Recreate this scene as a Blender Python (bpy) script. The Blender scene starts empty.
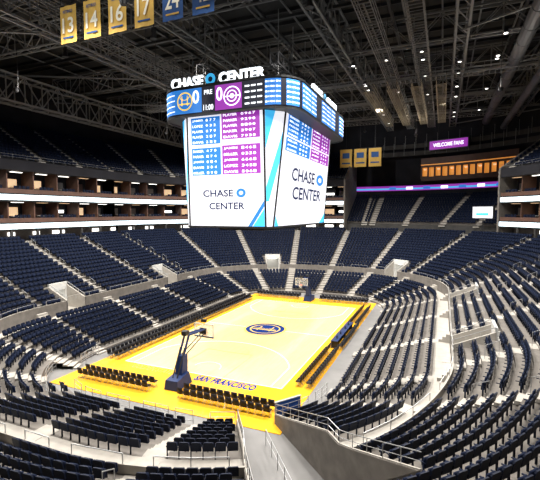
import bpy, math, random
import numpy as np
from mathutils import Vector, Matrix
random.seed(3)
SC=bpy.context.scene
SC.view_settings.view_transform='Standard'
D2R=math.pi/180
# ------------------------------------------------------------ materials
def mat(name,col,rough=.6,emi=0,ecol=None,metal=0,noise=0,nscale=3,alpha=1,spec=None):
    m=bpy.data.materials.new(name);m.use_nodes=True
    nt=m.node_tree;b=nt.nodes["Principled BSDF"]
    b.inputs["Base Color"].default_value=(*col,1);b.inputs["Roughness"].default_value=rough
    b.inputs["Metallic"].default_value=metal
    if spec is not None:b.inputs["Specular IOR Level"].default_value=spec
    if emi:
        b.inputs["Emission Color"].default_value=(*(ecol or col),1);b.inputs["Emission Strength"].default_value=emi
    if alpha<1:b.inputs["Alpha"].default_value=alpha
    if noise:
        tc=nt.nodes.new("ShaderNodeTexCoord");n=nt.nodes.new("ShaderNodeTexNoise");n.inputs["Scale"].default_value=nscale
        n.inputs["Detail"].default_value=6
        r=nt.nodes.new("ShaderNodeValToRGB")
        r.color_ramp.elements[0].position=.3;r.color_ramp.elements[1].position=.7
        r.color_ramp.elements[0].color=(*[c*(1-noise) for c in col],1);r.color_ramp.elements[1].color=(*[min(1,c*(1+noise)) for c in col],1)
        nt.links.new(tc.outputs["Object"],n.inputs["Vector"]);nt.links.new(n.outputs["Fac"],r.inputs["Fac"]);nt.links.new(r.outputs["Color"],b.inputs["Base Color"])
    return m
M={}
M['conc']=mat("concrete",(.155,.14,.125),.8,noise=.18,nscale=1.5,spec=.2)
M['concl']=mat("light_concrete",(.36,.335,.30),.75,noise=.1,nscale=2,spec=.2)
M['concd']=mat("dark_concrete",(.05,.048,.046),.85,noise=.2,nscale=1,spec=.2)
M['floor']=mat("arena_floor_concrete",(.17,.165,.16),.6,noise=.12,nscale=.6)
M['seat']=mat("seat_plastic",(.007,.0105,.024),.5,spec=.12)
M['seatd']=mat("seat_upholstery",(.006,.010,.026),.75,spec=.07)
M['black']=mat("black_steel",(.012,.012,.013),.5)
M['steel']=mat("truss_steel",(.15,.15,.148),.55,metal=.1)
M['steel_lit']=mat("catwalk_steel_warm_lit",(.30,.26,.185),.6)  # warm light falling on the grid is painted into this steel colour
M['duct']=mat("duct_metal",(.10,.10,.105),.45,metal=.4)
M['roof']=mat("roof_deck",(.020,.0195,.019),.9,noise=.25,nscale=.3)
M['wall']=mat("wall_paint_dark",(.016,.016,.020),.9,noise=.2,nscale=.4,spec=.2)
M['rail']=mat("steel_rail",(.45,.45,.45),.4,metal=.5)
M['white']=mat("white_paint",(.6,.6,.58),.5)
M['navy']=mat("navy_pad",(.010,.025,.09),.5,spec=.3)
M['blue']=mat("blue_sign_vinyl",(.01,.07,.32),.5,spec=.3)
M['navyp']=mat("navy_floor_paint",(.005,.03,.19),.8,spec=.04)
M['gold']=mat("gold_floor_paint",(.95,.62,.06),.35)
M['lineg']=mat("white_line_paint",(.95,.92,.80),.35)
M['linec']=mat("tan_line_paint",(.62,.36,.06),.35)
M['orange']=mat("rim_orange",(.8,.13,.02),.4)
M['net']=mat("net_white",(.8,.8,.8),.8)
M['glass']=mat("backboard_glass",(.75,.8,.85),.1,alpha=.25)
M['ledw']=mat("led_white",(.9,.95,1),.5,emi=1.5)
M['ledr']=mat("led_ribbon",(.8,.92,1),.5,emi=2.0,ecol=(.75,.93,1))
M['scrw']=mat("screen_white",(.5,.5,.55),.5,emi=.90,ecol=(.93,.94,1))
M['scrb']=mat("screen_blue",(.02,.16,.5),.5,emi=.95,ecol=(.02,.17,.55))
M['scrlb']=mat("screen_cyan",(.05,.45,.8),.5,emi=1.0,ecol=(.05,.42,.80))
M['scrp']=mat("screen_purple",(.25,.03,.3),.5,emi=.95,ecol=(.27,.03,.36))
M['scrk']=mat("screen_navy_text",(.01,.02,.08),.5,emi=.3,ecol=(.01,.02,.09))
M['scrd']=mat("screen_dark",(.005,.007,.02),.5,emi=.2,ecol=(.01,.015,.05))
M['scry']=mat("screen_yellow",(.9,.6,.1),.5,emi=.9,ecol=(.95,.65,.12))
M['warm']=mat("warm_interior_light",(1,.7,.4),.5,emi=.7,ecol=(1,.66,.38))
M['lamp']=mat("cool_interior_light",(1,1,1),.5,emi=3.0,ecol=(1,.97,.9))
M['amber']=mat("amber_glow_panel",(1,.45,.1),.5,emi=.5,ecol=(1,.36,.06))
M['brown']=mat("suite_wood_panel",(.10,.05,.035),.6,noise=.2,nscale=1)
M['beige']=mat("suite_wall",(.17,.145,.125),.7,noise=.1)
M['bang']=mat("banner_gold_cloth",(.66,.41,.09),.8,noise=.08,nscale=2)
M['bank']=mat("banner_navy_cloth",(.03,.09,.26),.8,noise=.08,nscale=2)
M['bant']=mat("banner_cream_print",(.95,.9,.72),.8)
M['chair']=mat("chair_black",(.012,.012,.016),.5,spec=.2)
def wood(name,c1,c2,c3):
    m=bpy.data.materials.new(name);m.use_nodes=True;nt=m.node_tree;b=nt.nodes["Principled BSDF"]
    tc=nt.nodes.new("ShaderNodeTexCoord");mp=nt.nodes.new("ShaderNodeMapping");mp.inputs["Rotation"].default_value=(0,0,math.pi/2)
    br=nt.nodes.new("ShaderNodeTexBrick");br.inputs["Scale"].default_value=1
    br.inputs["Brick Width"].default_value=1.2;br.inputs["Row Height"].default_value=.16;br.inputs["Mortar Size"].default_value=.004
    br.inputs["Color1"].default_value=(*c1,1);br.inputs["Color2"].default_value=(*c2,1);br.inputs["Mortar"].default_value=(*c3,1)
    nt.links.new(tc.outputs["Object"],mp.inputs["Vector"]);nt.links.new(mp.outputs["Vector"],br.inputs["Vector"])
    nt.links.new(br.outputs["Color"],b.inputs["Base Color"]);b.inputs["Roughness"].default_value=.25
    return m
M['wood']=wood("maple_court",(.84,.60,.27),(.80,.555,.235),(.66,.45,.18))
M['apron']=wood("gold_stained_apron",(.84,.42,.022),(.80,.39,.020),(.66,.31,.016))

# ------------------------------------------------------------ mesh builder
class MB:
    def __init__(s): s.v=[];s.f=[];s.m=[];s.mats=[]
    def mi(s,k):
        if k not in s.mats:s.mats.append(k)
        return s.mats.index(k)
    def poly(s,pts,k):
        n=len(s.v);s.v+= [tuple(p) for p in pts];s.f.append(tuple(range(n,n+len(pts))));s.m.append(s.mi(k))
    def hexa(s,p,k):
        n=len(s.v);s.v+=[tuple(q) for q in p];i=s.mi(k)
        for a in ((3,2,1,0),(4,5,6,7),(0,1,5,4),(1,2,6,5),(2,3,7,6),(3,0,4,7)):
            s.f.append(tuple(n+j for j in a));s.m.append(i)
    def box(s,c,sz,k,rz=0,rx=0):
        R=Matrix.Rotation(rz,3,'Z')@Matrix.Rotation(rx,3,'X')
        x,y,z=[a/2 for a in sz];P=[]
        for dz in(-z,z):
            for dx,dy in((-x,-y),(x,-y),(x,y),(-x,y)):
                q=R@Vector((dx,dy,dz));P.append((c[0]+q.x,c[1]+q.y,c[2]+q.z))
        s.hexa(P,k)
    def tube(s,a,b,r,k,n=4,r2=None):
        a=Vector(a);b=Vector(b);d=b-a
        if d.length<1e-6:return
        d.normalize();u=d.cross(Vector((0,0,1)))
        if u.length<1e-3:u=Vector((1,0,0))
        u.normalize();w=d.cross(u);r2=r if r2 is None else r2
        base=len(s.v);i=s.mi(k)
        for q,rr in((a,r),(b,r2)):
            for j in range(n):
                t=2*math.pi*(j+.5)/n;s.v.append(tuple(q+u*rr*math.cos(t)+w*rr*math.sin(t)))
        for j in range(n):
            s.f.append((base+j,base+(j+1)%n,base+n+(j+1)%n,base+n+j));s.m.append(i)
        s.f.append(tuple(base+j for j in range(n))[::-1]);s.m.append(i)
        s.f.append(tuple(base+n+j for j in range(n)));s.m.append(i)
    def obj(s,name,parent=None,smooth=False):
        me=bpy.data.meshes.new(name);me.from_pydata(s.v,[],s.f)
        for k in s.mats:me.materials.append(M[k])
        me.polygons.foreach_set("material_index",s.m)
        if smooth:me.polygons.foreach_set("use_smooth",[True]*len(s.f))
        me.update();o=bpy.data.objects.new(name,me);bpy.context.collection.objects.link(o)
        if parent:o.parent=parent
        return o
def empty(name):
    o=bpy.data.objects.new(name,None);bpy.context.collection.objects.link(o);return o
TG={}
def textgeo(body,off=.018):
    if (body,off) in TG:return TG[(body,off)]
    c=bpy.data.curves.new("t",'FONT');c.body=body;c.align_x='LEFT';c.resolution_u=3;c.offset=off
    if off>.02:c.space_character=1.12
    o=bpy.data.objects.new("t",c);bpy.context.collection.objects.link(o)
    dg=bpy.context.evaluated_depsgraph_get();me=bpy.data.meshes.new_from_object(o.evaluated_get(dg))
    V=np.array([v.co[:] for v in me.vertices]);F=[tuple(p.vertices) for p in me.polygons]
    bpy.data.objects.remove(o)
    mn=V.min(0);mx=V.max(0);V=(V-mn)/np.maximum(mx-mn,1e-6)
    TG[(body,off)]=(V,F,(mx[0]-mn[0])/(mx[1]-mn[1]));return TG[(body,off)]
def text3(mb,body,o,ux,uy,w,h,k,depth=0,n=None,off=.018):
    V,F,_=textgeo(body,off);o=Vector(o);ux=Vector(ux);uy=Vector(uy);n=Vector(n) if n else ux.cross(uy)
    base=len(mb.v);i=mb.mi(k)
    for v in V:mb.v.append(tuple(o+ux*(v[0]*w)+uy*(v[1]*h)))
    for f in F:mb.f.append(tuple(base+j for j in f));mb.m.append(i)
    if depth:
        b2=len(mb.v)
        for v in V:mb.v.append(tuple(o+ux*(v[0]*w)+uy*(v[1]*h)-n*depth))
        for f in F:mb.f.append(tuple(b2+j for j in f)[::-1]);mb.m.append(i)
        ed=set()
        for f in F:
            for a,b in zip(f,f[1:]+f[:1]):ed.add((a,b))
        for (a,b) in ed:
            if (b,a) not in ed:mb.f.append((base+a,b2+a,b2+b,base+b));mb.m.append(i)
def disc(mb,c,ux,uy,r0,r1,k,n=32,a0=0,a1=2*math.pi):
    c=Vector(c);ux=Vector(ux);uy=Vector(uy)
    for j in range(n):
        t0=a0+(a1-a0)*j/n;t1=a0+(a1-a0)*(j+1)/n
        P=lambda r,t:c+ux*(r*math.cos(t))+uy*(r*math.sin(t))
        if r0<=0:mb.poly([c,P(r1,t0),P(r1,t1)],k)
        else:mb.poly([P(r0,t0),P(r1,t0),P(r1,t1),P(r0,t1)],k)

# ------------------------------------------------------------ bowl plan
A0,B0,R0=10.,20.5,7.;CX,CY=A0-R0,B0-R0
def pt(sec,t,d):
    if sec=='E':return (A0+d,t),(1,0)
    if sec=='W':return (-(A0+d),t),(-1,0)
    if sec=='N':return (t,B0+d),(0,1)
    if sec=='S':return (t,-(B0+d)),(0,-1)
    sx=1 if 'E' in sec else -1;sy=1 if 'N' in sec else -1
    c,s=math.cos(t*D2R)*sx,math.sin(t*D2R)*sy;R=R0+d
    return (sx*CX+R*c,sy*CY+R*s),(c,s)
def zoff(sec,t,d):
    if sec=='S':f=1
    elif sec in('SE','SW'):
        q=min(1,max(0,(t-6)/44));f=q*q*(3-2*q)
    else:return 0
    return -f*(.95*min(1,max(0,(d-8.4)/1.1))+.10*max(0,d-9.5))
FULL=[('E',-CY,CY),('NE',0,90),('N',-CX,CX),('NW',0,90),('W',-CY,CY),('SW',0,90),('S',-CX,CX),('SE',0,90)]
AIS={'E':[-13.5,-4.5,4.5,13.5],'W':[-13.5,-4.5,4.5,13.5],'N':[0],'S':[0]}
for c in('NE','NW','SW'):AIS[c]=[25,50,75]
AIS['SE']=[20,76]
TA,TB=43,60;TD=13.8
VD=12.4
CUTS=[('W',7.8,10.2,8.3,VD),('W',-10.2,-7.8,8.3,VD),('E',7.8,10.2,8.3,VD),('E',-10.2,-7.8,8.3,VD),
      ('NW',58.5,67,8.3,VD),('NE',57.5,66,8.3,VD),('SE',TA,TB,0,TD),('SW',28,62,0,3.1)]
def incut(sec,t,d,mt=0):
    for s,a,b,d0,d1 in CUTS:
        if s==sec and a-mt<t<b+mt and d0-.01<=d<d1-.01:return True
    return False
def samples(sec,t0,t1):
    st=1.5 if len(sec)==1 else 3.
    n=max(1,int(math.ceil((t1-t0)/st)));L=[t0+(t1-t0)*i/n for i in range(n+1)]
    for s,a,b,_,_ in CUTS:
        if s==sec:
            for q in(a,b):
                if t0<q<t1:L.append(q)
    return sorted(set(L))
def strip(mb,rng,dA,zA,dB,zB,k,cut=False,dm=None,zo=None):
    for sec,t0,t1 in rng:
        L=samples(sec,t0,t1)
        for a,b in zip(L,L[1:]):
            if cut and incut(sec,(a+b)/2,(dA+dB)/2 if dm is None else dm):continue
            p=[];
            for t,d,z,i in((a,dA,zA,0),(b,dA,zA,0),(b,dB,zB,1),(a,dB,zB,1)):
                (x,y),_=pt(sec,t,d)
                if zo:z+=zoff(sec,t,zo[i])
                p.append((x,y,z))
            mb.poly(p,k)
RS=.385
ROWS=[(1.5+.85*k,.25+.28*k,.85,.28) for k in range(8)]+[(9.5+.86*k,3.3+RS*k,.86,RS) for k in range(17)]
ZTOP=3.3+RS*16
def zrow(d):
    return .25+.33*max(0,d-1.5) if d<8.3 else (2.35 if d<9.5 else 3.3+RS*(d-9.5)/.86)
def seat_tmpl(simple=False):
    mb=MB()
    w=.235
    prof=[(-w,.40),(w,.40),(w,.80),(w-.05,.87),(-w+.05,.87),(-w,.80)]
    f=[(x,-.02-(z-.4)*.22,z) for x,z in prof];b=[(x,y-.06,z) for x,y,z in f]
    mb.poly(f[::-1],'seat');mb.poly(b,'seat')
    n=6
    for i in range(n):
        j=(i+1)%n;mb.poly([f[i],f[j],b[j],b[i]],'seat')
    P=[(-.21,.02,.36),(.21,.02,.36),(.21,.10,.38),(-.21,.10,.38),(-.21,-.02,.74),(.21,-.02,.74),(.21,.05,.76),(-.21,.05,.76)]
    mb.hexa(P,'seatd')
    if not simple:
        mb.box((-.26,.06,.60),(.05,.34,.035),'seat')
        mb.box((-.26,-.02,.30),(.035,.08,.6),'seat')
    return mb
ST=seat_tmpl();STS=seat_tmpl(True)
def place_seats(name,T,pos):
    if not pos:return None
    V=np.array(T.v);pos=np.array(pos);n=len(pos);m=len(V)
    nx=pos[:,3:4];ny=pos[:,4:5]
    X=pos[:,0:1]+V[:,0]*(-ny)+V[:,1]*(-nx)
    Y=pos[:,1:2]+V[:,0]*(nx)+V[:,1]*(-ny)
    Z=pos[:,2:3]+V[:,2][None,:]
    co=np.stack([X,Y,Z],-1).reshape(-1,3)
    lens=np.array([len(f) for f in T.f]);idx=np.concatenate([np.array(f) for f in T.f])
    allidx=(idx[None,:]+np.arange(n)[:,None]*m).reshape(-1)
    ls=np.tile(lens,n);starts=np.concatenate([[0],np.cumsum(ls)[:-1]])
    me=bpy.data.meshes.new(name);me.vertices.add(n*m);me.vertices.foreach_set("co",co.reshape(-1).astype(np.float32))
    me.loops.add(len(allidx));me.loops.foreach_set("vertex_index",allidx.astype(np.int32))
    me.polygons.add(len(ls));me.polygons.foreach_set("loop_start",starts.astype(np.int32));me.polygons.foreach_set("loop_total",ls.astype(np.int32))
    for k in T.mats:me.materials.append(M[k])
    me.polygons.foreach_set("material_index",np.tile(np.array(T.m),n).astype(np.int32))
    me.update(calc_edges=True);me.validate()
    o=bpy.data.objects.new(name,me);bpy.context.collection.objects.link(o);return o
def gen_seats(rng,rows,aisles,cut=True,sp=.54,aw=.62):
    pos=[]
    for sec,t0,t1 in rng:
        ai=[a for a in aisles.get(sec,[]) if t0<=a<=t1]
        bd=[(t0,t0 in ai)]+[(a,True) for a in ai if t0<a<t1]+[(t1,t1 in ai)]
        for d,z,dep,rise in rows:
            ds=d+dep*.62
            scale=1 if len(sec)==1 else (R0+ds)*D2R
            for (a,fa),(b,fb) in zip(bd,bd[1:]):
                a2=a+(aw if fa else .0)/scale;b2=b-(aw if fb else .0)/scale
                L=(b2-a2)*scale;n=int(L/sp)
                if n<1:continue
                for i in range(n):
                    t=a2+(b2-a2)*(i+.5)/n
                    if cut and incut(sec,t,d,.4/scale):continue
                    (x,y),(nx,ny)=pt(sec,t,ds);pos.append((x,y,z+(zoff(sec,t,d+.01) if cut else 0),nx,ny))
    return pos
# ---- lower bowl
bowl=MB()
prevz=0;prevd=1.5
for i,(d,z,dep,rise) in enumerate(ROWS):
    if i==8:
        strip(bowl,FULL,8.3,2.21,8.3,2.35,'conc',True,8.31)
        for rg0 in FULL:
            if rg0[0]!='SE':strip(bowl,[rg0],8.3,2.35,9.5,2.35,'concl',False)
        strip(bowl,[('SE',0,TA),('SE',TB,90)],8.3,2.35,9.5,2.35,'concl',False)
        strip(bowl,FULL,9.5,2.35,9.5,3.75,'conc',True,9.5,(8,9.5));strip(bowl,FULL,9.5,3.75,9.62,3.75,'concl',True,9.5,(9.5,9.5));strip(bowl,FULL,9.62,3.75,9.62,z,'concl',True,9.5,(9.5,9.51))
        strip(bowl,FULL,9.62,z,d+dep,z,'conc',True,d,(d,d))
    else:
        strip(bowl,FULL,d,prevz,d,z,'conc',True,d,(prevd,d))
        strip(bowl,FULL,d,z,d+dep,z,'conc',True,d,(d,d))
    prevz=z;prevd=d
strip(bowl,[('SW',28,62)],3.2,0,3.2,.55,'conc')
bowl.obj("lower_bowl_terrace")
for sec,t0,t1 in FULL:
    place_seats("stadium_seating",ST,gen_seats([(sec,t0,t1)],ROWS,AIS))
st=MB();rl=MB()
for sec in AIS:
    for t in AIS[sec]:
        for i,(d,z,dep,rise) in enumerate(ROWS):
            if incut(sec,t,d,1):continue
            z+=zoff(sec,t,d)
            (x,y),(nx,ny)=pt(sec,t,d+.0);rz=math.atan2(ny,nx)-math.pi/2
            (xa,ya),_=pt(sec,t,d+dep/2)
            st.box((xa,ya,z+.012),(1.12,dep,.024),'concl',rz)
            if i!=8:
                (xb,yb),_=pt(sec,t,d-.18);st.box((xb,yb,z-rise*.75),(1.12,.36,rise*.5),'concl',rz)
            if i>8 and i%3==1:
                (x1,y1),_=pt(sec,t,d+.2)
                rl.tube((x1,y1,z),(x1,y1,z+.9),.022,'rail')
                (x2,y2),_=pt(sec,t,d+1.0);rl.tube((x1,y1,z+.9),(x2,y2,z+1.3),.022,'rail');rl.tube((x2,y2,z+.3),(x2,y2,z+1.3),.022,'rail')
        hs=.95+zoff(sec,t,9.6)
        for j in range(3):
            (xb,yb),(nx,ny)=pt(sec,t,9.5-.15-.3*(2-j));rz=math.atan2(ny,nx)-math.pi/2
            h=max(.02,hs/4*(j+1));st.box((xb,yb,2.35+h/2),(1.12,.3,h),'concl',rz)
st.obj("aisle_stairs")
def railing(mb,sec,t0,t1,d,z,h=1.0,step=1.6,bars=2,k='rail',zz0=0):
    scale=1 if len(sec)==1 else (R0+d)*D2R
    n=max(1,int((t1-t0)*scale/step));P=[]
    for i in range(n+1):
        t=t0+(t1-t0)*i/n;(x,y),_=pt(sec,t,d);P.append((x,y,z+(zoff(sec,t,9.5) if zz0 else 0)))
    for x,y,q in P:mb.tube((x,y,q),(x,y,q+h),.025,k)
    for a,b in zip(P,P[1:]):
        for j in range(bars):
            zz=h*(1-j/bars);mb.tube((a[0],a[1],a[2]+zz),(b[0],b[1],b[2]+zz),.022,k)
for sec,t0,t1 in FULL:
    L=[t0]+[a for a in AIS[sec] if t0<a<t1]+[t1]
    if sec=='SE':L=[0,20,TA,TB,76,90]
    for a,b in zip(L,L[1:]):
        if sec=='SE' and a==TA:continue
        sc=1 if len(sec)==1 else (R0+9.5)*D2R
        railing(rl,sec,a+.7/sc,b-.7/sc,9.56,3.75,.45,1.6,1,'rail',1)
for sec,a,b,d in(('S',-2.6,-.6,1.15),('S',.6,2.6,1.15),('SE',80,89,1.15),('SE',TB+1,72,1.15),('SE',4,17,1.15),('SE',23,TA-1,1.15),('SW',64,73,1.15),('SW',77,89,1.15),('SW',28,48,2.95),('SW',52,62,2.95),('SW',4,23,1.15)):
    railing(rl,sec,a,b,d,0,1.0,.8,3)
rl.obj("aisle_handrails")
# vomitories
for ci,(sec,a,b,d0,d1) in enumerate(CUTS[:6]):
    v=MB()
    for t,s in((a,-1),(b,1)):
        (x0,y0),n0=pt(sec,t,9.5);(x1,y1),n1=pt(sec,t,d1)
        u=Vector((x1-x0,y1-y0,0)).normalized();w=Vector((-u.y,u.x,0))*.08
        P=[]
        for z0,z1 in((2.3,2.3),(zrow(9.5)+.45,zrow(d1)+.45)):
            P+=[(x0-w.x,y0-w.y,z0),(x1-w.x,y1-w.y,z1),(x1+w.x,y1+w.y,z1),(x0+w.x,y0+w.y,z0)]
        v.hexa(P,'concl')
        v.tube((x0,y0,zrow(9.5)+.8),(x1,y1,zrow(d1)+.8),.03,'rail')
        for q in(0,.33,.66,1):
            px,py=x0+(x1-x0)*q,y0+(y1-y0)*q;zz=zrow(9.5+(d1-9.5)*q);v.tube((px,py,zz+.4),(px,py,zz+.8),.02,'rail')
    (xa,ya),_=pt(sec,a,d1);(xb,yb),_=pt(sec,b,d1);zt=zrow(d1)+.75
    (xc,yc),(nx,ny)=pt(sec,(a+b)/2,d1)
    W=math.hypot(xb-xa,yb-ya);rz=math.atan2(ny,nx)-math.pi/2
    v.box((xc,yc,(4.5+zt)/2),(W,.2,zt-4.5),'white',rz)
    ux=Vector((-ny,nx,0))
    for s in(-1,1):
        c=Vector((xc,yc,0))+ux*s*(W/2-.15);v.box((c.x,c.y,3.4),(.3,.2,2.3),'white',rz)
    (xf,yf),_=pt(sec,(a+b)/2,(d0+d1)/2+.4);v.box((xf,yf,2.32),(W,d1-d0-.4,.1),'concl',rz)
    c=Vector((xc,yc,0))+Vector((nx,ny,0))*1.6
    v.box((c.x,c.y,2.32),(W,3,.1),'concl',rz);v.box((c.x+nx*1.4,c.y+ny*1.4,3.4),(W,.1,2.2),'white',rz)
    v.box((c.x,c.y,4.42),(W*.6,2.2,.06),'lamp',rz)
    for s in(-1,1):
        q=c+ux*s*W/2;v.box((q.x,q.y,3.4),(.1,3,2.2),'white',rz)
    v.obj("vomitory_portal")
# player tunnel in near corner
tn=MB()
NK=12
for t in(TA,TB):
    for k in range(NK):
        dA=1.4+(TD-1.4)*k/NK;dB=1.4+(TD-1.4)*(k+1)/NK
        (x0,y0),_=pt('SE',t,dA);(x1,y1),_=pt('SE',t,dB)
        hz=lambda d:zrow(d)+zoff('SE',t,d)+.35
        u=Vector((x1-x0,y1-y0,0)).normalized();w=Vector((-u.y,u.x,0))*.09
        P=[]
        for za,zb in((0,0),(hz(dA),hz(dB))):
            P+=[(x0-w.x,y0-w.y,za),(x1-w.x,y1-w.y,zb),(x1+w.x,y1+w.y,zb),(x0+w.x,y0+w.y,za)]
        tn.hexa(P,'conc')
        tn.tube((x0,y0,hz(dA)+.02),(x1,y1,hz(dB)+.02),.06,'concl')
        tn.tube((x0,y0,hz(dA)),(x0,y0,hz(dA)+.7),.022,'rail');tn.tube((x0,y0,hz(dA)+.7),(x1,y1,hz(dB)+.7),.022,'rail');tn.tube((x0,y0,hz(dA)+.35),(x1,y1,hz(dB)+.35),.015,'rail')
# ramp with rails down the middle of the tunnel
for k in range(6):
    (x0,y0),(nx,ny)=pt('SE',51.5,3.5+k*1.2);rz=math.atan2(ny,nx)-math.pi/2
    tn.tube((x0,y0,0),(x0,y0,.95),.025,'rail')
    if k<5:
        (x1,y1),_=pt('SE',51.5,3.5+(k+1)*1.2)
        for z in(.95,.5):tn.tube((x0,y0,z),(x1,y1,z),.022,'rail')
ze=zrow(TD)-1.2
strip(tn,[('SE',TA,TB)],TD,0,TD,ze+.3,'concl')
(x0,y0),(nx,ny)=pt('SE',52,TD-.05);rz=math.atan2(ny,nx)-math.pi/2
tn.box((x0,y0,1.3),(2.8,.1,2.6),'black',rz)
tn.obj("player_tunnel")
sg=MB();(x0,y0),(nx,ny)=pt('SE',35,1.0);rz=math.atan2(ny,nx)-math.pi/2
sg.box((x0,y0,.6),(2.0,.12,1.2),'blue',rz);sg.box((x0,y0,1.22),(2.1,.16,.05),'rail',rz);sg.obj("courtside_sign_panel")

# ------------------------------------------------------------ floor and court
fl=MB();fl.poly([(-60,-72,-.02),(60,-72,-.02),(60,72,-.02),(-60,72,-.02)],'floor');fl.obj("floor")
ct=MB()
ct.box((0,-.85,.0),(19.8,39.0,.05),'apron')
ct.box((0,0,.028),(15.24,28.65,.012),'wood')
Z=.04
def line(x0,y0,x1,y1,k='lineg',w=.07):
    ct.box(((x0+x1)/2,(y0+y1)/2,Z),(abs(x1-x0)+w,abs(y1-y0)+w,.006),k)
for x in(-7.62,7.62):line(x,-14.33,x,14.33)
for y in(-14.33,14.33,0):line(-7.62,y,7.62,y)
ux,uy=(1,0,0),(0,1,0)
for s in(-1,1):
    line(-2.44,s*14.33,-2.44,s*8.53,'linec');line(2.44,s*14.33,2.44,s*8.53,'linec');line(-2.44,s*8.53,2.44,s*8.53,'linec')
    a0=math.pi if s>0 else 0
    disc(ct,(0,s*8.53,Z+.001),ux,uy,1.78,1.85,'linec',32,a0,a0+math.pi)
    line(-6.7,s*14.33,-6.7,s*10.06);line(6.7,s*14.33,6.7,s*10.06)
    th=math.acos(6.7/7.24);b0=(math.pi+th) if s>0 else th
    disc(ct,(0,s*12.75,Z+.001),ux,uy,7.17,7.27,'lineg',48,b0,b0+math.pi-2*th)
    disc(ct,(0,s*12.75,Z+.001),ux,uy,1.2,1.26,'lineg',24,a0,a0+math.pi)
disc(ct,(0,0,Z+.004),ux,uy,0,2.45,'gold',48);disc(ct,(0,0,Z+.006),ux,uy,0,2.25,'navyp',48)
disc(ct,(0,0,Z+.008),ux,uy,1.62,1.78,'gold',48)
for s in(-1,1):
    ct.box((s*.75,.1,Z+.01),(.14,1.6,.004),'gold')
    for q in range(5):ct.box((s*(.1+.15*q),-.05,Z+.01),(.04,.5+.13*q,.004),'gold')
    for q in range(3):ct.box((s*(.95+.18*q),-.1,Z+.01),(.04,.9-.2*q,.004),'gold')
ct.box((0,-.35,Z+.011),(3.0,.18,.004),'gold')
text3(ct,"SAN FRANCISCO",(.35,-15.5,Z),ux,uy,5.4,1.0,'navyp',off=.045)
text3(ct,"SAN FRANCISCO",(-.5,15.3,Z),(-1,0,0),(0,-1,0),4.6,.74,'linec')
text3(ct,"GOLDEN STATE",(-6.2,-15.3,Z),ux,uy,4.2,.8,'linec')
ct.obj("basketball_court")

# ------------------------------------------------------------ hoops
def hoop(s):
    e=empty("basketball_hoop")
    b=MB();Y=lambda y:s*y
    P=[(-.6,Y(17.9),.05),(.6,Y(17.9),.05),(.6,Y(15.9),.05),(-.6,Y(15.9),.05),(-.55,Y(17.8),.75),(.55,Y(17.8),.75),(.5,Y(16.2),1.0),(-.5,Y(16.2),1.0)]
    b.hexa(P,'navy')
    P=[(-.32,Y(16.9),.9),(.32,Y(16.9),.9),(.32,Y(16.1),.9),(-.32,Y(16.1),.9),(-.26,Y(16.6),2.3),(.26,Y(16.6),2.3),(.26,Y(16.0),2.3),(-.26,Y(16.0),2.3)]
    b.hexa(P,'navy')
    for x in(-.5,.5):
        for y in(17.6,16.3):b.tube((x-.06,Y(y),.08),(x+.06,Y(y),.08),.09,'black',10)
    b.obj("base",e)
    a=MB()
    for x in(-.2,.2):
        a.tube((x,Y(16.5),2.2),(x,Y(15.7),3.75),.09,'navy',8);a.tube((x,Y(15.7),3.75),(x*.8,Y(13.25),3.55),.08,'navy',8)
        a.tube((x,Y(16.1),2.3),(x*.8,Y(13.4),3.2),.05,'black',8)
        a.tube((x,Y(17.4),.7),(x,Y(16.3),2.9),.05,'black',8)
    a.box((0,Y(15.9),3.95),(.42,.5,.35),'black');a.box((0,Y(13.3),3.4),(.6,.14,.5),'black')
    a.obj("arm",e)
    g=MB();g.box((0,Y(13.14),3.43),(1.83,.03,1.07),'glass');g.obj("backboard_glass",e)
    f=MB()
    for z in(2.9,3.97):f.box((0,Y(13.14),z),(1.9,.06,.08),'white')
    for x in(-.92,.92):f.box((x,Y(13.14),3.43),(.08,.06,1.12),'white')
    for z in(3.08,3.53):f.box((0,Y(13.11),z),(.61,.03,.05),'white')
    for x in(-.3,.3):f.box((x,Y(13.11),3.3),(.05,.03,.45),'white')
    f.box((0,Y(13.12),2.86),(1.9,.12,.1),'navy')
    f.box((0,Y(13.14),4.25),(.5,.12,.25),'black');f.obj("backboard_frame",e)
    r=MB();c=(0,Y(12.75));n=20
    P=[(c[0]+.23*math.cos(2*math.pi*i/n),c[1]+.23*math.sin(2*math.pi*i/n),3.05) for i in range(n)]
    for i in range(n):r.tube(P[i],P[(i+1)%n],.018,'orange',6)
    r.box((0,Y(13.03),3.03),(.16,.2,.05),'orange');r.obj("rim",e)
    nt=MB()
    for i in range(12):
        for sg_ in(-1,1):
            pr=None
            for j in range(5):
                t=2*math.pi*(i+sg_*j*.5)/12;rr=.22-.10*min(1,j/3);q=(c[0]+rr*math.cos(t),c[1]+rr*math.sin(t),3.04-.1*j)
                if pr:nt.tube(pr,q,.007,'net',3)
                pr=q
    nt.obj("net",e)
hoop(-1);hoop(1)

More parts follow.
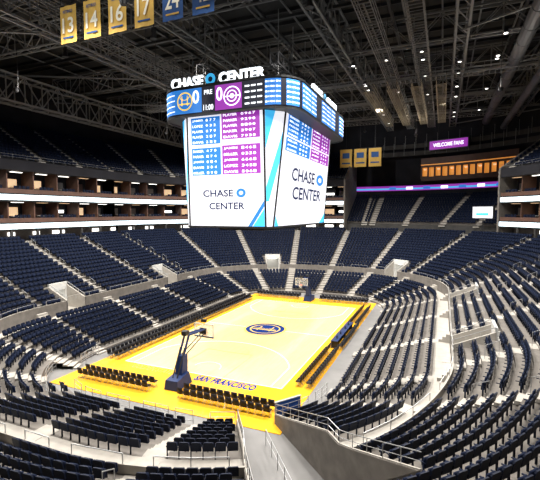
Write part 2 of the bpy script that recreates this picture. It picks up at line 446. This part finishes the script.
# ------------------------------------------------------------ courtside chairs
def chair_t():
    mb=MB()
    mb.box((0,0,.43),(.46,.44,.06),'chair');mb.box((0,-.22,.68),(.46,.06,.4),'chair',0,.12)
    for x in(-.2,.2):
        mb.tube((x,.2,.03),(x,-.2,.5),.016,'rail');mb.tube((x,-.24,.03),(x,.16,.42),.016,'rail')
    return mb
CT=chair_t()
def chairs(x0,y0,x1,y1,nx,ny):
    L=math.hypot(x1-x0,y1-y0);n=int(L/.56)
    return [(x0+(x1-x0)*(i+.5)/n,y0+(y1-y0)*(i+.5)/n,.03,nx,ny) for i in range(n)]
for y in(-17.75,-18.6):
    place_seats("courtside_chair_row",CT,chairs(-8.6,y,-1.4,y,0,-1))
    place_seats("courtside_chair_row",CT,chairs(1.2,y,8.6,y,0,-1))
for y in(16.9,17.75):
    place_seats("courtside_chair_row",CT,chairs(-8.9,y,-1.6,y,0,1))
    place_seats("courtside_chair_row",CT,chairs(1.6,y,8.9,y,0,1))
for x in(-8.6,-9.45):place_seats("courtside_chair_row",CT,chairs(x,-14.5,x,14.5,-1,0))
for x in(8.7,9.55):
    place_seats("courtside_chair_row",CT,chairs(x,-13.6,x,-4.5,1,0));place_seats("courtside_chair_row",CT,chairs(x,5,x,14,1,0))
place_seats("courtside_chair_row",CT,chairs(9.75,-4,9.75,4.5,1,0))
tb=MB();tb.box((8.75,.2,.4),(.06,7.6,.74),'navy');tb.box((9.05,.2,.78),(.7,7.7,.05),'navy')
for y in(-3.4,0.2,3.8):tb.box((9.05,y,.4),(.6,.06,.74),'black')
for y in(-2.6,-1,1.2,2.8):tb.box((9.1,y,.93),(.05,.36,.24),'black');tb.box((9.15,y,.82),(.2,.1,.03),'black')
tb.obj("scorers_table")

# ------------------------------------------------------------ suites and upper tier
WG=[('SW',0,20),('W',-CY,CY),('NW',0,90),('N',-CX,-1)]
EG=[('E',-6,CY),('NE',0,40)]
NG=[('N',-1,CX),('NE',40,90)]
def suite_group(name,RG):
    s=MB()
    strip(s,RG,24.1,ZTOP,27.5,ZTOP,'concl');strip(s,RG,27.5,ZTOP,27.5,12,'beige')
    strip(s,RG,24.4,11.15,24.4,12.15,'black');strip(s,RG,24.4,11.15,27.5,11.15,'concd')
    strip(s,RG,24.36,11.28,24.36,11.98,'ledr')
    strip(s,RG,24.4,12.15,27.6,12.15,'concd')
    strip(s,RG,24.45,12.15,24.45,12.75,'brown')
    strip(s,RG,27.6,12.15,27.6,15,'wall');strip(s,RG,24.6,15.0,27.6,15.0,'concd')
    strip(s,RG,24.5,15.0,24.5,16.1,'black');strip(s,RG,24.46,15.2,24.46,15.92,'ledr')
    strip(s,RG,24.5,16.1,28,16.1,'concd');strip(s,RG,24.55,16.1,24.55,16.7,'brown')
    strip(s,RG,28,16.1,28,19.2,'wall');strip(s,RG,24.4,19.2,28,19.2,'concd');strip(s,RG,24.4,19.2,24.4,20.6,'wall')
    for sec,t0,t1 in RG:
        sc=1 if len(sec)==1 else (R0+25)*D2R
        n=max(1,int((t1-t0)*sc/3.6))
        for i in range(n+1):
            t=t0+(t1-t0)*i/n
            (x,y),(nx,ny)=pt(sec,t,26.3);rz=math.atan2(ny,nx)-math.pi/2
            for z0,z1 in((12.15,15),(16.1,19.2)):
                s.box((x,y,(z0+z1)/2),(.18,2.5,z1-z0),'brown',rz)
            (xq,yq),_=pt(sec,t,24.6);s.box((xq,yq,(ZTOP+11.2)/2),(.3,.3,11.2-ZTOP),'concd',rz)
            if i<n:
                tm=t0+(t1-t0)*(i+.5)/n;random.seed(int(tm*100)+len(sec)*7)
                (x,y),(nx,ny)=pt(sec,tm,27.45);rz=math.atan2(ny,nx)-math.pi/2
                ux=(-ny,nx)
                for z in(12.15,16.1):
                    kk=random.choice(['warm','beige','brown','warm','lamp'])
                    s.box((x,y,z+1.5),(2.2,.06,1.2 if kk!='lamp' else .45),kk,rz)
                    (xc,yc),_=pt(sec,tm,25.9)
                    s.box((xc,yc,z+2.75 if z<13 else z+2.95),(1.6,.4,.06),'lamp' if random.random()<.6 else 'warm',rz)
                    (xc,yc),_=pt(sec,tm,25.3);s.box((xc,yc,z+.85),(2.6,.4,.06),'white' if random.random()<.5 else 'brown',rz)
                    for q in(-.9,-.3,.3,.9):s.box((xc+ux[0]*q-nx*.4,yc+ux[1]*q-ny*.4,z+.8),(.45,.1,.5),'seat',rz)
                if random.random()<.8:
                    (xc,yc),_=pt(sec,tm,27.4);s.box((xc,yc,10.45),(random.uniform(1,2.4),.05,.5),'lamp',rz)
    s.obj(name)
    u=MB();R=[(25.0+.85*k,20.6+.52*k,.85,.52) for k in range(14)];pz=19.4
    for d,z,dep,rise in R:
        strip(u,RG,d,pz,d,z,'concd');strip(u,RG,d,z,d+dep,z,'concd');pz=z
    AI={k:[25,50,75] if len(k)==2 else [-13.5,-6.7,0,6.7,13.5] for k in('E','W','NE','NW','SW','SE')}
    AI['NE']=[12,25,38];AI['NW']=[12,25,38,51,64,77];AI['SW']=[12]
    for sec,t0,t1 in RG:
        for t in AI.get(sec,[]):
            if t0<=t<=t1:
                for d,z,dep,rise in R:
                    (xa,ya),(nx,ny)=pt(sec,t,d+dep/2);rz=math.atan2(ny,nx)-math.pi/2
                    u.box((xa,ya,z+.02),(1.1,dep,.05),'concl',rz);u.box((xa-nx*.55,ya-ny*.55,z-rise*.7),(1.1,.3,rise*.5),'concl',rz)
        railing(u,sec,t0,t1,24.6,20.6,.7,2.0,2,'steel')
    u.obj("upper_tier_terrace")
    place_seats("stadium_seating",STS,gen_seats(RG,R,AI,False))
suite_group("suite_level",WG);suite_group("suite_level",EG)
c=MB()
R=[(26.0+.85*k,11.2+.47*k,.85,.47) for k in range(13)]
strip(c,NG,24.1,ZTOP,26,ZTOP,'concl');strip(c,NG,26,ZTOP,26,11.2,'concd')
pz=11.1
for d,z,dep,rise in R:
    strip(c,NG,d,pz,d,z,'conc');strip(c,NG,d,z,d+dep,z,'conc');pz=z
AIN={'N':[3.0],'NE':[50,62,75,87]}
for sec in AIN:
    for t in AIN[sec]:
        for d,z,dep,rise in R:
            (xa,ya),(nx,ny)=pt(sec,t,d+dep/2);rz=math.atan2(ny,nx)-math.pi/2
            c.box((xa,ya,z+.02),(1.2,dep,.05),'concl',rz);c.box((xa-nx*.55,ya-ny*.55,z-rise*.7),(1.2,.3,rise*.5),'concl',rz)
strip(c,NG,37.0,16.8,37.0,18.6,'wall');strip(c,NG,36.95,18.5,36.95,19.6,'scrp')
strip(c,NG,36.9,18.75,36.9,19.1,'scrlb')
for i in range(9):
    (x,y),(nx,ny)=pt('NE',44+5*i,36.85);rz=math.atan2(ny,nx)-math.pi/2;c.box((x,y,19.05),(1.5,.05,.6),'ledw' if i%2 else 'scrb',rz)
strip(c,NG,37.0,19.7,39.8,19.7,'concd')
c.obj("club_tier_terrace")
place_seats("stadium_seating",STS,gen_seats(NG,R,AIN,False))
w=MB()
for sec,t in(('N',-1),('NE',40)):
    (x0,y0),_=pt(sec,t,24.2);(x1,y1),(nx,ny)=pt(sec,t,37)
    w.hexa([(x0-.15*ny,y0+.15*nx,10),(x1-.15*ny,y1+.15*nx,10),(x1+.15*ny,y1-.15*nx,10),(x0+.15*ny,y0-.15*nx,10),
            (x0-.15*ny,y0+.15*nx,20.6),(x1-.15*ny,y1+.15*nx,28.5),(x1+.15*ny,y1-.15*nx,28.5),(x0+.15*ny,y0-.15*nx,20.6)],'conc')
w.obj("tier_end_wall")  # end walls that close off the suite tiers
l=MB();LG=[('NE',50,76)]
strip(l,LG,37.6,20.6,37.6,21.5,'brown');strip(l,LG,38.5,21.5,38.5,23.6,'amber');strip(l,LG,37.4,23.6,37.4,25.6,'brown');strip(l,LG,37.4,23.6,39.5,23.6,'brown');strip(l,LG,37.6,20.6,39.5,20.6,'brown')
strip(l,LG,37.35,24.0,37.35,24.2,'amber')
for i in range(15):
    (x,y),(nx,ny)=pt('NE',50+26*i/14,37.9);rz=math.atan2(ny,nx)-math.pi/2;l.box((x,y,22.4),(.3,.4,2.6),'brown',rz)
    if i%2:
        (x,y),_=pt('NE',50+26*i/14+1,38.2);l.tube((x,y,23.0),(x,y,23.3),.3,'warm',8);l.box((x,y,21.2),(1.2,.5,.9),'brown',rz)
l.obj("lounge_bar")
sf=MB()
for q,(d,z) in enumerate(((37.5,26.4),(38.5,28.2))):
    strip(sf,[('N',0,CX),('NE',40,90)],d,z,d,z+1.0,'concd')
    for i in range(16):
        (x,y),(nx,ny)=pt('NE',42+3*i,d-.1);sf.tube((x,y,z+.1),(x,y,z+3),.05,'steel')
sf.obj("service_gallery")
vb=MB();(x,y),(nx,ny)=pt('NE',68,36.5);rz=math.atan2(ny,nx)-math.pi/2
vb.box((x,y,28.1),(8.4,.3,2.2),'black',rz);vb.box((x-nx*.2,y-ny*.2,28.1),(8.0,.06,1.8),'scrp',rz)
text3(vb,"WELCOME FANS",(x-nx*.28-ny*3.2,y-ny*.28+nx*3.2,27.7),(ny,-nx,0),(0,0,1),6.4,.8,'ledw')
for q in(-2,2):vb.tube((x+q,y,29.1),(x+q,y,35.5),.06,'black')
vb.obj("video_board")
vb=MB();(x,y),(nx,ny)=pt('NE',45,24.0);rz=math.atan2(ny,nx)-math.pi/2
vb.box((x,y,13.5),(4.2,.3,2.2),'black',rz);vb.box((x-nx*.2,y-ny*.2,13.5),(3.9,.06,1.9),'scrw',rz)
vb.box((x-nx*.25,y-ny*.25,13.2),(2.4,.04,.4),'scrlb',rz);vb.tube((x,y,ZTOP),(x,y,12.5),.1,'black');vb.obj("video_board")

for nm,rg_ in(("wall_west",[('NW',0,45),('W',-CY,CY),('SW',0,45)]),("wall_north",[('NW',45,90),('N',-CX,CX),('NE',45,90)]),
             ("wall_east",[('NE',0,45),('E',-CY,CY),('SE',0,45)]),("wall_south",[('SE',45,90),('S',-CX,CX),('SW',45,90)])):
    q=MB();strip(q,rg_,40,-.02,40,37,'wall');q.obj(nm)
q=MB();q.poly([(-60,-72,37),(-60,72,37),(60,72,37),(60,-72,37)],'roof')
for y in range(-66,70,3):q.box((0,y,36.8),(118,.18,.4),'black')
q.obj("ceiling")
def truss(mb,a,b,h,w,n,k='steel',r=.09):
    a=Vector(a);b=Vector(b);u=(b-a).normalized();s=Vector((-u.y,u.x,0))*w/2;U=Vector((0,0,h))
    for o in(s,-s):
        for q in((0),(1)):mb.tube(a+o+U*q,b+o+U*q,r*1.5,k)
    for i in range(n+1):
        p=a+(b-a)*i/n
        for o in(s,-s):mb.tube(p+o,p+o+U,r*.8,k)
        mb.tube(p+s,p-s,r*.7,k);mb.tube(p+s+U,p-s+U,r*.7,k)
        if i<n:
            p2=a+(b-a)*(i+1)/n
            for o in(s,-s):
                if i%2:mb.tube(p+o,p2+o+U,r*.8,k)
                else:mb.tube(p+o+U,p2+o,r*.8,k)
            mb.tube(p+s,p2-s,r*.6,k)
tr=MB()
truss(tr,(-33,-45,27.6),(-33,45,27.6),3.4,2,36,'steel',.11)
for x in(-20,-7,7,20,31):truss(tr,(x,-50,32.2),(x,56,32.2),3.6,1.2,34,'steel',.1)
for y in(-32,-20,-8,8,20,32,44):truss(tr,(-42,y,32.6),(42,y,32.6),3.0,.9,28,'steel',.08)
for x in range(-38,40,4):tr.tube((x,-60,36.3),(x,60,36.3),.12,'steel')
for y in(-38,-26,-14,0,14,26,38,50):tr.tube((-44,y,34.6),(44,y,34.6),.22,'black')
for x in(-26,-13,0,13,26):tr.tube((x,-56,34.9),(x,58,34.9),.22,'black')
for i in range(-3,4):
    tr.tube((-42,i*16-8,31.9),(-20,i*16+4,31.9),.12,'steel');tr.tube((42,i*16-8,31.9),(20,i*16+4,31.9),.12,'steel')
tr.obj("roof_truss")
cw=MB()
def catwalk(x0,y0,x1,y1,z,w=1.4,k='steel_lit'):
    a=Vector((x0,y0,z));b=Vector((x1,y1,z));u=(b-a).normalized();s=Vector((-u.y,u.x,0))*w/2;L=(b-a).length;n=int(L/.6)
    for o in(s,-s):
        for h in(0,.55,1.1):cw.tube(a+o+Vector((0,0,h)),b+o+Vector((0,0,h)),.05,k)
    for i in range(n+1):
        p=a+(b-a)*i/n;cw.tube(p+s,p-s,.045,k)
        if i%3==0:
            for o in(s,-s):cw.tube(p+o,p+o+Vector((0,0,1.1)),.03,k)
        if i%9==0:
            for o in(s,-s):cw.tube(p+o,p+o+Vector((0,0,5)),.03,'black')
catwalk(-14,-40,-14,48,30.8,1.4,'steel');catwalk(12,-40,12,48,30.8,1.4,'steel');catwalk(16,-40,16,48,30.8,1.4,'steel')
for y in(-26,14,26,38):catwalk(-28,y,30,y,30.4,1.4,'steel')
for x in(9,12,15,18):catwalk(x,14,x,38,29.6,1.2)  # grid looks lit through its warm, lighter colour, not a lamp
cw.obj("lighting_catwalk")
dk=MB()
for x,z,r in((26,31.5,.7),(29,30.2,.5)):
    dk.tube((x,-30,z),(x,50,z),r,'duct',14)
    for y in range(-28,50,4):dk.tube((x,y,z),(x,y+.15,z),r*1.06,'duct',14)
dk.obj("ventilation_duct")
LP=[(x,y) for x in(-20,-8,8,20) for y in(-24,-9,9,24)]
for x,y in LP:
    e=empty("added_banner_spot");e.location=(x,y,30.6)
    f=MB();f.tube((0,0,.1),(0,0,.6),.28,'black',12,.2);f.tube((0,0,-.05),(0,0,.1),.34,'black',12,.3);f.box((0,0,.75),(.5,.12,.5),'black');f.tube((0,0,.9),(0,0,2),.03,'black')
    f.obj("housing",e)
    ld=bpy.data.lights.new("spot",'SPOT');ld.energy=21500;ld.spot_size=math.radians(145);ld.spot_blend=.6;ld.shadow_soft_size=.25;ld.color=(1,.96,.9)
    lo=bpy.data.objects.new("lamp",ld);bpy.context.collection.objects.link(lo);lo.parent=e;lo.location=(0,0,-.15)
for x,y in((-24,-12),(-24,14),(0,20),(0,-22),(14,32),(24,8),(24,-16),(-10,38)):  # uplights added only to brighten the dark ceiling and trusses
    e=empty("added_ceiling_uplight");e.location=(x,y,26.8);f=MB();f.tube((0,0,-.35),(0,0,0),.2,'black',12,.28);f.tube((0,.3,-.2),(0,.3,6),.03,'black');f.box((0,.15,-.2),(.06,.34,.06),'black');f.obj("housing",e)
    ld=bpy.data.lights.new("up",'SPOT');ld.energy=800;ld.spot_size=math.radians(160);ld.spot_blend=.5;ld.shadow_soft_size=.2;ld.color=(1,.93,.82)
    lo=bpy.data.objects.new("lamp",ld);bpy.context.collection.objects.link(lo);lo.parent=e;lo.location=(0,0,.05);lo.rotation_euler=(math.pi,0,0)
e=empty("added_banner_spot");e.location=(-4,-30,30);f=MB();f.tube((0,-.3,0),(0,.2,-.05),.2,'black',12,.26);f.tube((0,0,.1),(0,0,2.3),.03,'black');f.obj("housing",e)  # extra spot added to brighten the number banners
ld=bpy.data.lights.new("spot",'SPOT');ld.energy=3200;ld.spot_size=math.radians(75);ld.spot_blend=.5;ld.shadow_soft_size=.2
lo=bpy.data.objects.new("lamp",ld);bpy.context.collection.objects.link(lo);lo.parent=e;lo.location=(0,.35,-.06);lo.rotation_euler=(math.radians(84),0,0)
hb=MB()
for i in range(26):
    random.seed(i+50);x=random.choice([8,12,16,20,24]);y=random.uniform(5,45)
    hb.tube((x,y,31.5),(x,y,31.9),.22,'black',8);hb.tube((x,y,31.44),(x,y,31.5),.2,'lamp',8)
hb.obj("high_bay_lights")
for i,(num,kc,kt) in enumerate((("13",'bang','bank'),("14",'bang','bank'),("16",'bang','bank'),("17",'bang','bank'),("24",'bank','bang'),("42",'bank','bang'))):
    x=-9.2+2.5*i;b=MB();y=-18.;zb=27.05
    n=6
    for j in range(n):
        xa=x-.88+1.76*j/n;xb=xa+1.76/n;ya=y+.04*math.sin(j*1.9);yb=y+.04*math.sin((j+1)*1.9)
        b.poly([(xa,ya,zb),(xb,yb,zb),(xb,yb,zb+2.9),(xa,ya,zb+2.9)],kc)
    text3(b,num,(x-.6,y-.08,zb+.75),(1,0,0),(0,0,1),1.2,1.2,'bant')
    text3(b,"RETIRED",(x-.5,y-.08,zb+2.3),(1,0,0),(0,0,1),1.0,.22,kt)
    b.box((x,y-.07,zb+.4),(1.1,.02,.12),kt);b.tube((x-.95,y,zb+2.92),(x+.95,y,zb+2.92),.05,'black',8)
    for q in(-.8,.8):b.tube((x+q,y,zb+2.9),(x+q,y,33),.02,'black')
    b.obj("retired_number_banner")
for i in range(3):
    x=-1.9+3.2*i;b=MB();b.box((x,50,25.6),(2.7,.05,4.0),'bang');b.box((x,49.95,26.2),(1.6,.03,1.2),'bank');b.box((x,49.95,24.5),(1.9,.03,.3),'bank')
    b.tube((x-1.4,50,27.65),(x+1.4,50,27.65),.05,'black');b.tube((x,50,27.6),(x,50,34),.03,'black');b.obj("championship_banner")
e=empty("added_banner_spot");e.location=(4,40,29.5);f=MB();f.tube((0,-.3,0),(0,.2,-.05),.2,'black',12,.26);f.tube((0,0,.1),(0,0,2.9),.03,'black');f.obj("housing",e)
ld=bpy.data.lights.new("spot",'SPOT');ld.energy=2500;ld.spot_size=math.radians(100);ld.spot_blend=.5;ld.shadow_soft_size=.2
lo=bpy.data.objects.new("lamp",ld);bpy.context.collection.objects.link(lo);lo.parent=e;lo.location=(0,.35,-.06);lo.rotation_euler=(math.radians(75),0,-.25)

# ------------------------------------------------------------ scoreboard
sb=empty("center_hung_scoreboard")
TX,TY,BX,BY,ZT,ZB,CT_,CB=5.5,9.4,4.5,9.0,22.9,12.15,1.5,.45
def octo(X,Y,c,z):return [(X-c,-Y,z),(X,-Y+c,z),(X,Y-c,z),(X-c,Y,z),(-X+c,Y,z),(-X,Y-c,z),(-X,-Y+c,z),(-X+c,-Y,z)]
T=[Vector(p) for p in octo(TX,TY,CT_,ZT)];B=[Vector(p) for p in octo(BX,BY,CB,ZB)]
body=MB();body.poly(B[::-1],'black')
for i in range(8):
    j=(i+1)%8;body.poly([B[i],B[j],T[j],T[i]],'black')
for i in range(8):body.tube(B[i],B[(i+1)%8],.12,'black');body.tube(B[i],T[i],.07,'black')
body.box((0,0,11.95),(5,12,.4),'black')
body.obj("screen_frame",sb)
scr=MB()
def Q(q,u,v,off=0):
    a,b,c,d=q;n=(b-a).cross(d-a).normalized();return a.lerp(b,u).lerp(d.lerp(c,u),v)+n*off
def qrect(q,u0,v0,u1,v1,k,off):scr.poly([Q(q,u0,v0,off),Q(q,u1,v0,off),Q(q,u1,v1,off),Q(q,u0,v1,off)],k)
def qpoly(q,L,k,off):scr.poly([Q(q,u,v,off) for u,v in L],k)
def qtext(q,body_,u0,v0,u1,v1,k,off):
    V,F,_=textgeo(body_);base=len(scr.v);i=scr.mi(k)
    for v in V:scr.v.append(tuple(Q(q,u0+(u1-u0)*v[0],v0+(v1-v0)*v[1],off)))
    for f in F:scr.f.append(tuple(base+j for j in f));scr.m.append(i)
def qring(q,u,v,ru,rv,r0,k,off,n=20):
    for j in range(n):
        a,b=2*math.pi*j/n,2*math.pi*(j+1)/n
        scr.poly([Q(q,u+ru*r0*math.cos(a),v+rv*r0*math.sin(a),off),Q(q,u+ru*math.cos(a),v+rv*math.sin(a),off),Q(q,u+ru*math.cos(b),v+rv*math.sin(b),off),Q(q,u+ru*r0*math.cos(b),v+rv*r0*math.sin(b),off)],k)
random.seed(11)
def table(q,u0,v0,u1,v1,k,rows,cols):
    qrect(q,u0,v0,u1,v1,k,.05)
    for r in range(rows):
        vv=v1-(v1-v0)*(r+.78)/rows;hv=(v1-v0)/rows*.45
        qtext(q,random.choice(["MILLER","BAKER","DAVIS","JAMES","LOPEZ","PARKER","PLAYER"]),u0+(u1-u0)*.05,vv,u0+(u1-u0)*.42,vv+hv,'ledw',.07)
        for cc in range(cols):
            uu=u0+(u1-u0)*(.52+.4*cc/cols);qtext(q,str(random.randint(0,9)),uu,vv,uu+(u1-u0)*.07,vv+hv,'ledw',.07)
def main_face(q,narrow):
    qrect(q,.015,.01,.985,.99,'scrw',.03)
    if narrow:
        table(q,.06,.72,.45,.95,'scrb',5,3);table(q,.47,.75,.95,.975,'scrp',5,4)
        table(q,.06,.455,.45,.69,'scrb',5,3);table(q,.47,.455,.95,.70,'scrp',5,4)
        qtext(q,"CHASE",.20,.265,.60,.325,'scrk',.06);qtext(q,"CENTER",.28,.155,.74,.215,'scrk',.06)
        qring(q,.70,.295,.06,.038,.45,'scrb',.06)
        qpoly(q,[(.84,.01),(.985,.01),(.985,.16)],'scrlb',.05);qpoly(q,[(.78,.01),(.83,.01),(.985,.18),(.985,.23)],'scrb',.05)
    else:
        table(q,.05,.79,.50,.97,'scrb',5,3);table(q,.52,.79,.97,.97,'scrp',5,3);table(q,.05,.66,.5,.775,'scrb',3,3);table(q,.52,.66,.97,.775,'scrp',3,3)
        qtext(q,"CHASE",.20,.42,.66,.54,'scrk',.06);qtext(q,"CENTER",.24,.25,.84,.37,'scrk',.06);qring(q,.79,.48,.09,.06,.45,'scrb',.06)
        qpoly(q,[(.86,.01),(.985,.01),(.985,.12)],'scrlb',.05);qpoly(q,[(.015,.01),(.07,.01),(.015,.10)],'scrlb',.05)
for i,j,nar in((7,0,True),(1,2,False),(3,4,True),(5,6,False)):
    main_face([B[i],B[j],T[j],T[i]],nar)
for i in(0,2,4,6):
    q=[B[i],B[i+1],T[i+1],T[i]];qrect(q,.04,.01,.96,.99,'scrw',.03)
    qpoly(q,[(.04,.99),(.55,.99),(.04,.66)],'scrlb',.05);qpoly(q,[(.96,.80),(.96,.55),(.3,.22),(.04,.22),(.04,.34)],'scrlb',.04)
scr.obj("video_screens",sb)
rg=MB();RX,RY,RR,Z0,Z1=7.0,10.0,2.6,22.5,25.1
def rpath():
    P=[];
    for k in range(9):P.append((-(RX-RR)+2*(RX-RR)*k/8,-RY,0,-1))
    for (sx,sy,a0) in((1,-1,-90),(1,1,0),(-1,1,90),(-1,-1,180)):
        L=[]
        for k in range(1,10):
            a=(a0+90*k/9)*D2R;L.append((sx*(RX-RR)+RR*math.cos(a),sy*(RY-RR)+RR*math.sin(a),math.cos(a),math.sin(a)))
        P+=L
        if (sx,sy)!=(-1,-1):
            x0,y0=L[-1][:2];nx,ny=L[-1][2:]
            tx,ty=-ny,nx;LL=2*(RY-RR) if abs(nx)>.5 else 2*(RX-RR)
            for k in range(1,9):P.append((x0+tx*LL*k/8,y0+ty*LL*k/8,nx,ny))
    return P
RP=rpath();N=len(RP)
def ring(dn,z0,z1,k,i0=0,i1=None):
    for i in range(i0,(i1 if i1 is not None else N)):
        a=RP[i%N];b=RP[(i+1)%N]
        rg.poly([(a[0]+a[2]*dn,a[1]+a[3]*dn,z0),(b[0]+b[2]*dn,b[1]+b[3]*dn,z0),(b[0]+b[2]*dn,b[1]+b[3]*dn,z1),(a[0]+a[2]*dn,a[1]+a[3]*dn,z1)],k)
ring(0,Z0,Z1,'black')
for z in(Z0,Z1):rg.poly([(p[0],p[1],z) for p in RP],'black')
for z in(Z0,Z1):
    for i in range(N):
        a,b=RP[i],RP[(i+1)%N];rg.tube((a[0],a[1],z),(b[0],b[1],z),.12,'black')
ring(.05,Z0+.15,Z1-.15,'scrd')
zl,zh=Z0+.2,Z1-.2
def frect(x0,x1,k,z0=zl,z1=zh,o=.08):rg.poly([(x0,-RY-o,z0),(x1,-RY-o,z0),(x1,-RY-o,z1),(x0,-RY-o,z1)],k)
frect(-4.4,-3.0,'scrb');frect(-3.0,-1.9,'scrb');frect(-.5,.3,'scrp');frect(.3,2.2,'scrp');frect(2.35,4.3,'scrd')
for k in range(N-9,N):ring(.08,zl,zh,'scrb',k,k+1)
for k in range(N-7,N-2):
    for q in range(4):ring(.1,zl+.25+q*.5,zl+.33+q*.5,'ledw',k,k+1)
for q in range(4):
    for u in range(3):frect(2.5+u*.6,2.95+u*.6,'ledw',zl+.22+q*.5,zl+.36+q*.5,.12)
for k in range(8,N-9):
    m=['scrb','scrb','scrb','scrd'][(k-8)%4] if k<26 else 'scrp'
    if k>=32:m=random.choice(['scrb','scrlb','scrp'])
    ring(.08,zl,zh,m,k,k+1)
    if m!='scrd':
        a=RP[k];b=RP[k+1];
        for q in range(5):
            for (u0,u1) in((.1,.5),(.62,.72),(.82,.9)):
                pa=[a[j]+(b[j]-a[j])*u0 for j in range(4)];pb=[a[j]+(b[j]-a[j])*u1 for j in range(4)];z0=zl+.2+q*.42
                rg.poly([(pa[0]+pa[2]*.13,pa[1]+pa[3]*.13,z0),(pb[0]+pb[2]*.13,pb[1]+pb[3]*.13,z0),(pb[0]+pb[2]*.13,pb[1]+pb[3]*.13,z0+.14),(pa[0]+pa[2]*.13,pa[1]+pa[3]*.13,z0+.14)],'ledw')
yf=-RY-.14
def rt(body_,x0,x1,z0,z1,k):text3(rg,body_,(x0,yf,z0),(1,0,0),(0,0,1),x1-x0,z1-z0,k)
rt("0",-2.85,-2.15,23.5,24.7,'ledw');rt("0",-.35,.3,23.5,24.7,'ledw');rt("11:00",-1.7,-.65,22.8,23.3,'ledw');rt("PRE",-1.6,-.75,24.2,24.6,'ledw')
disc(rg,(-3.7,yf,23.8),(1,0,0),(0,0,1),.72,.85,'scry',28);disc(rg,(-3.7,yf,23.8),(1,0,0),(0,0,1),0,.72,'scrb',28)
for q in(-.3,.3):rg.poly([(-3.7+q-.05,yf-.02,23.4),(-3.7+q+.05,yf-.02,23.4),(-3.7+q+.05,yf-.02,24.3),(-3.7+q-.05,yf-.02,24.3)],'scry')
rg.poly([(-4.3,yf-.02,23.5),(-3.1,yf-.02,23.5),(-3.1,yf-.02,23.62),(-4.3,yf-.02,23.62)],'scry')
disc(rg,(-3.7,yf-.02,24.55),(1,0,0),(0,0,1),.60,.67,'scry',12,math.pi*1.15,math.pi*1.85)
disc(rg,(1.25,yf,23.8),(1,0,0),(0,0,1),0,.85,'ledw',28);disc(rg,(1.25,yf-.01,23.8),(1,0,0),(0,0,1),0,.75,'scrp',28)
for r_ in(.12,.42,):disc(rg,(1.25,yf-.02,23.8),(1,0,0),(0,0,1),r_,r_+.09,'ledw',24)
rg.poly([(.45,yf-.03,23.75),(2.05,yf-.03,23.75),(2.05,yf-.03,23.83),(.45,yf-.03,23.83)],'ledw')
rg.obj("led_ring",sb)
lt=MB()
def sign(o,ux,n):
    o=Vector(o);ux=Vector(ux)
    text3(lt,"CHASE",o,ux,(0,0,1),3.5,.95,'ledw',.2,n)
    c=o+ux*4.35+Vector((0,0,.47));disc(lt,c,ux,(0,0,1),.24,.52,'scrlb',24);disc(lt,c-Vector(n)*.2,ux,(0,0,1),0,.52,'black',24)
    text3(lt,"CENTER",o+ux*5.2,ux,(0,0,1),4.5,.95,'ledw',.2,n)
sign((-5.55,-9.7,25.2),(1,0,0),(0,-1,0));sign((6.7,-3.6,25.2),(0,1,0),(1,0,0));sign((5.4,9.7,25.2),(-1,0,0),(0,1,0));sign((-6.7,5.2,25.2),(0,-1,0),(-1,0,0))
lt.obj("sign_letters",sb)
hg=MB()
hg.box((0,0,25.5),(9,14,.7),'black')
for x in(-4,4):
    for y in(-6,-2,2,6):hg.tube((x,y,25.8),(x,y,32.5),.05,'steel')
truss(hg,(-4,-7,27.2),(-4,7,27.2),1,.8,10,'black',.06);truss(hg,(4,-7,27.2),(4,7,27.2),1,.8,10,'black',.06)
hg.obj("hanging_rig",sb)

wd=bpy.data.worlds.new("w");SC.world=wd;wd.use_nodes=True
wd.node_tree.nodes["Background"].inputs[0].default_value=(.5,.55,.65,1);wd.node_tree.nodes["Background"].inputs[1].default_value=.03
cam=bpy.data.cameras.new("camera");co=bpy.data.objects.new("camera",cam);bpy.context.collection.objects.link(co)
cam.sensor_width=36;cam.lens=409.5/540*36;cam.clip_end=500
co.location=(18.72,-42.81,13.57);co.rotation_euler=(math.radians(90-3.91),0,math.radians(22.93))
SC.camera=co
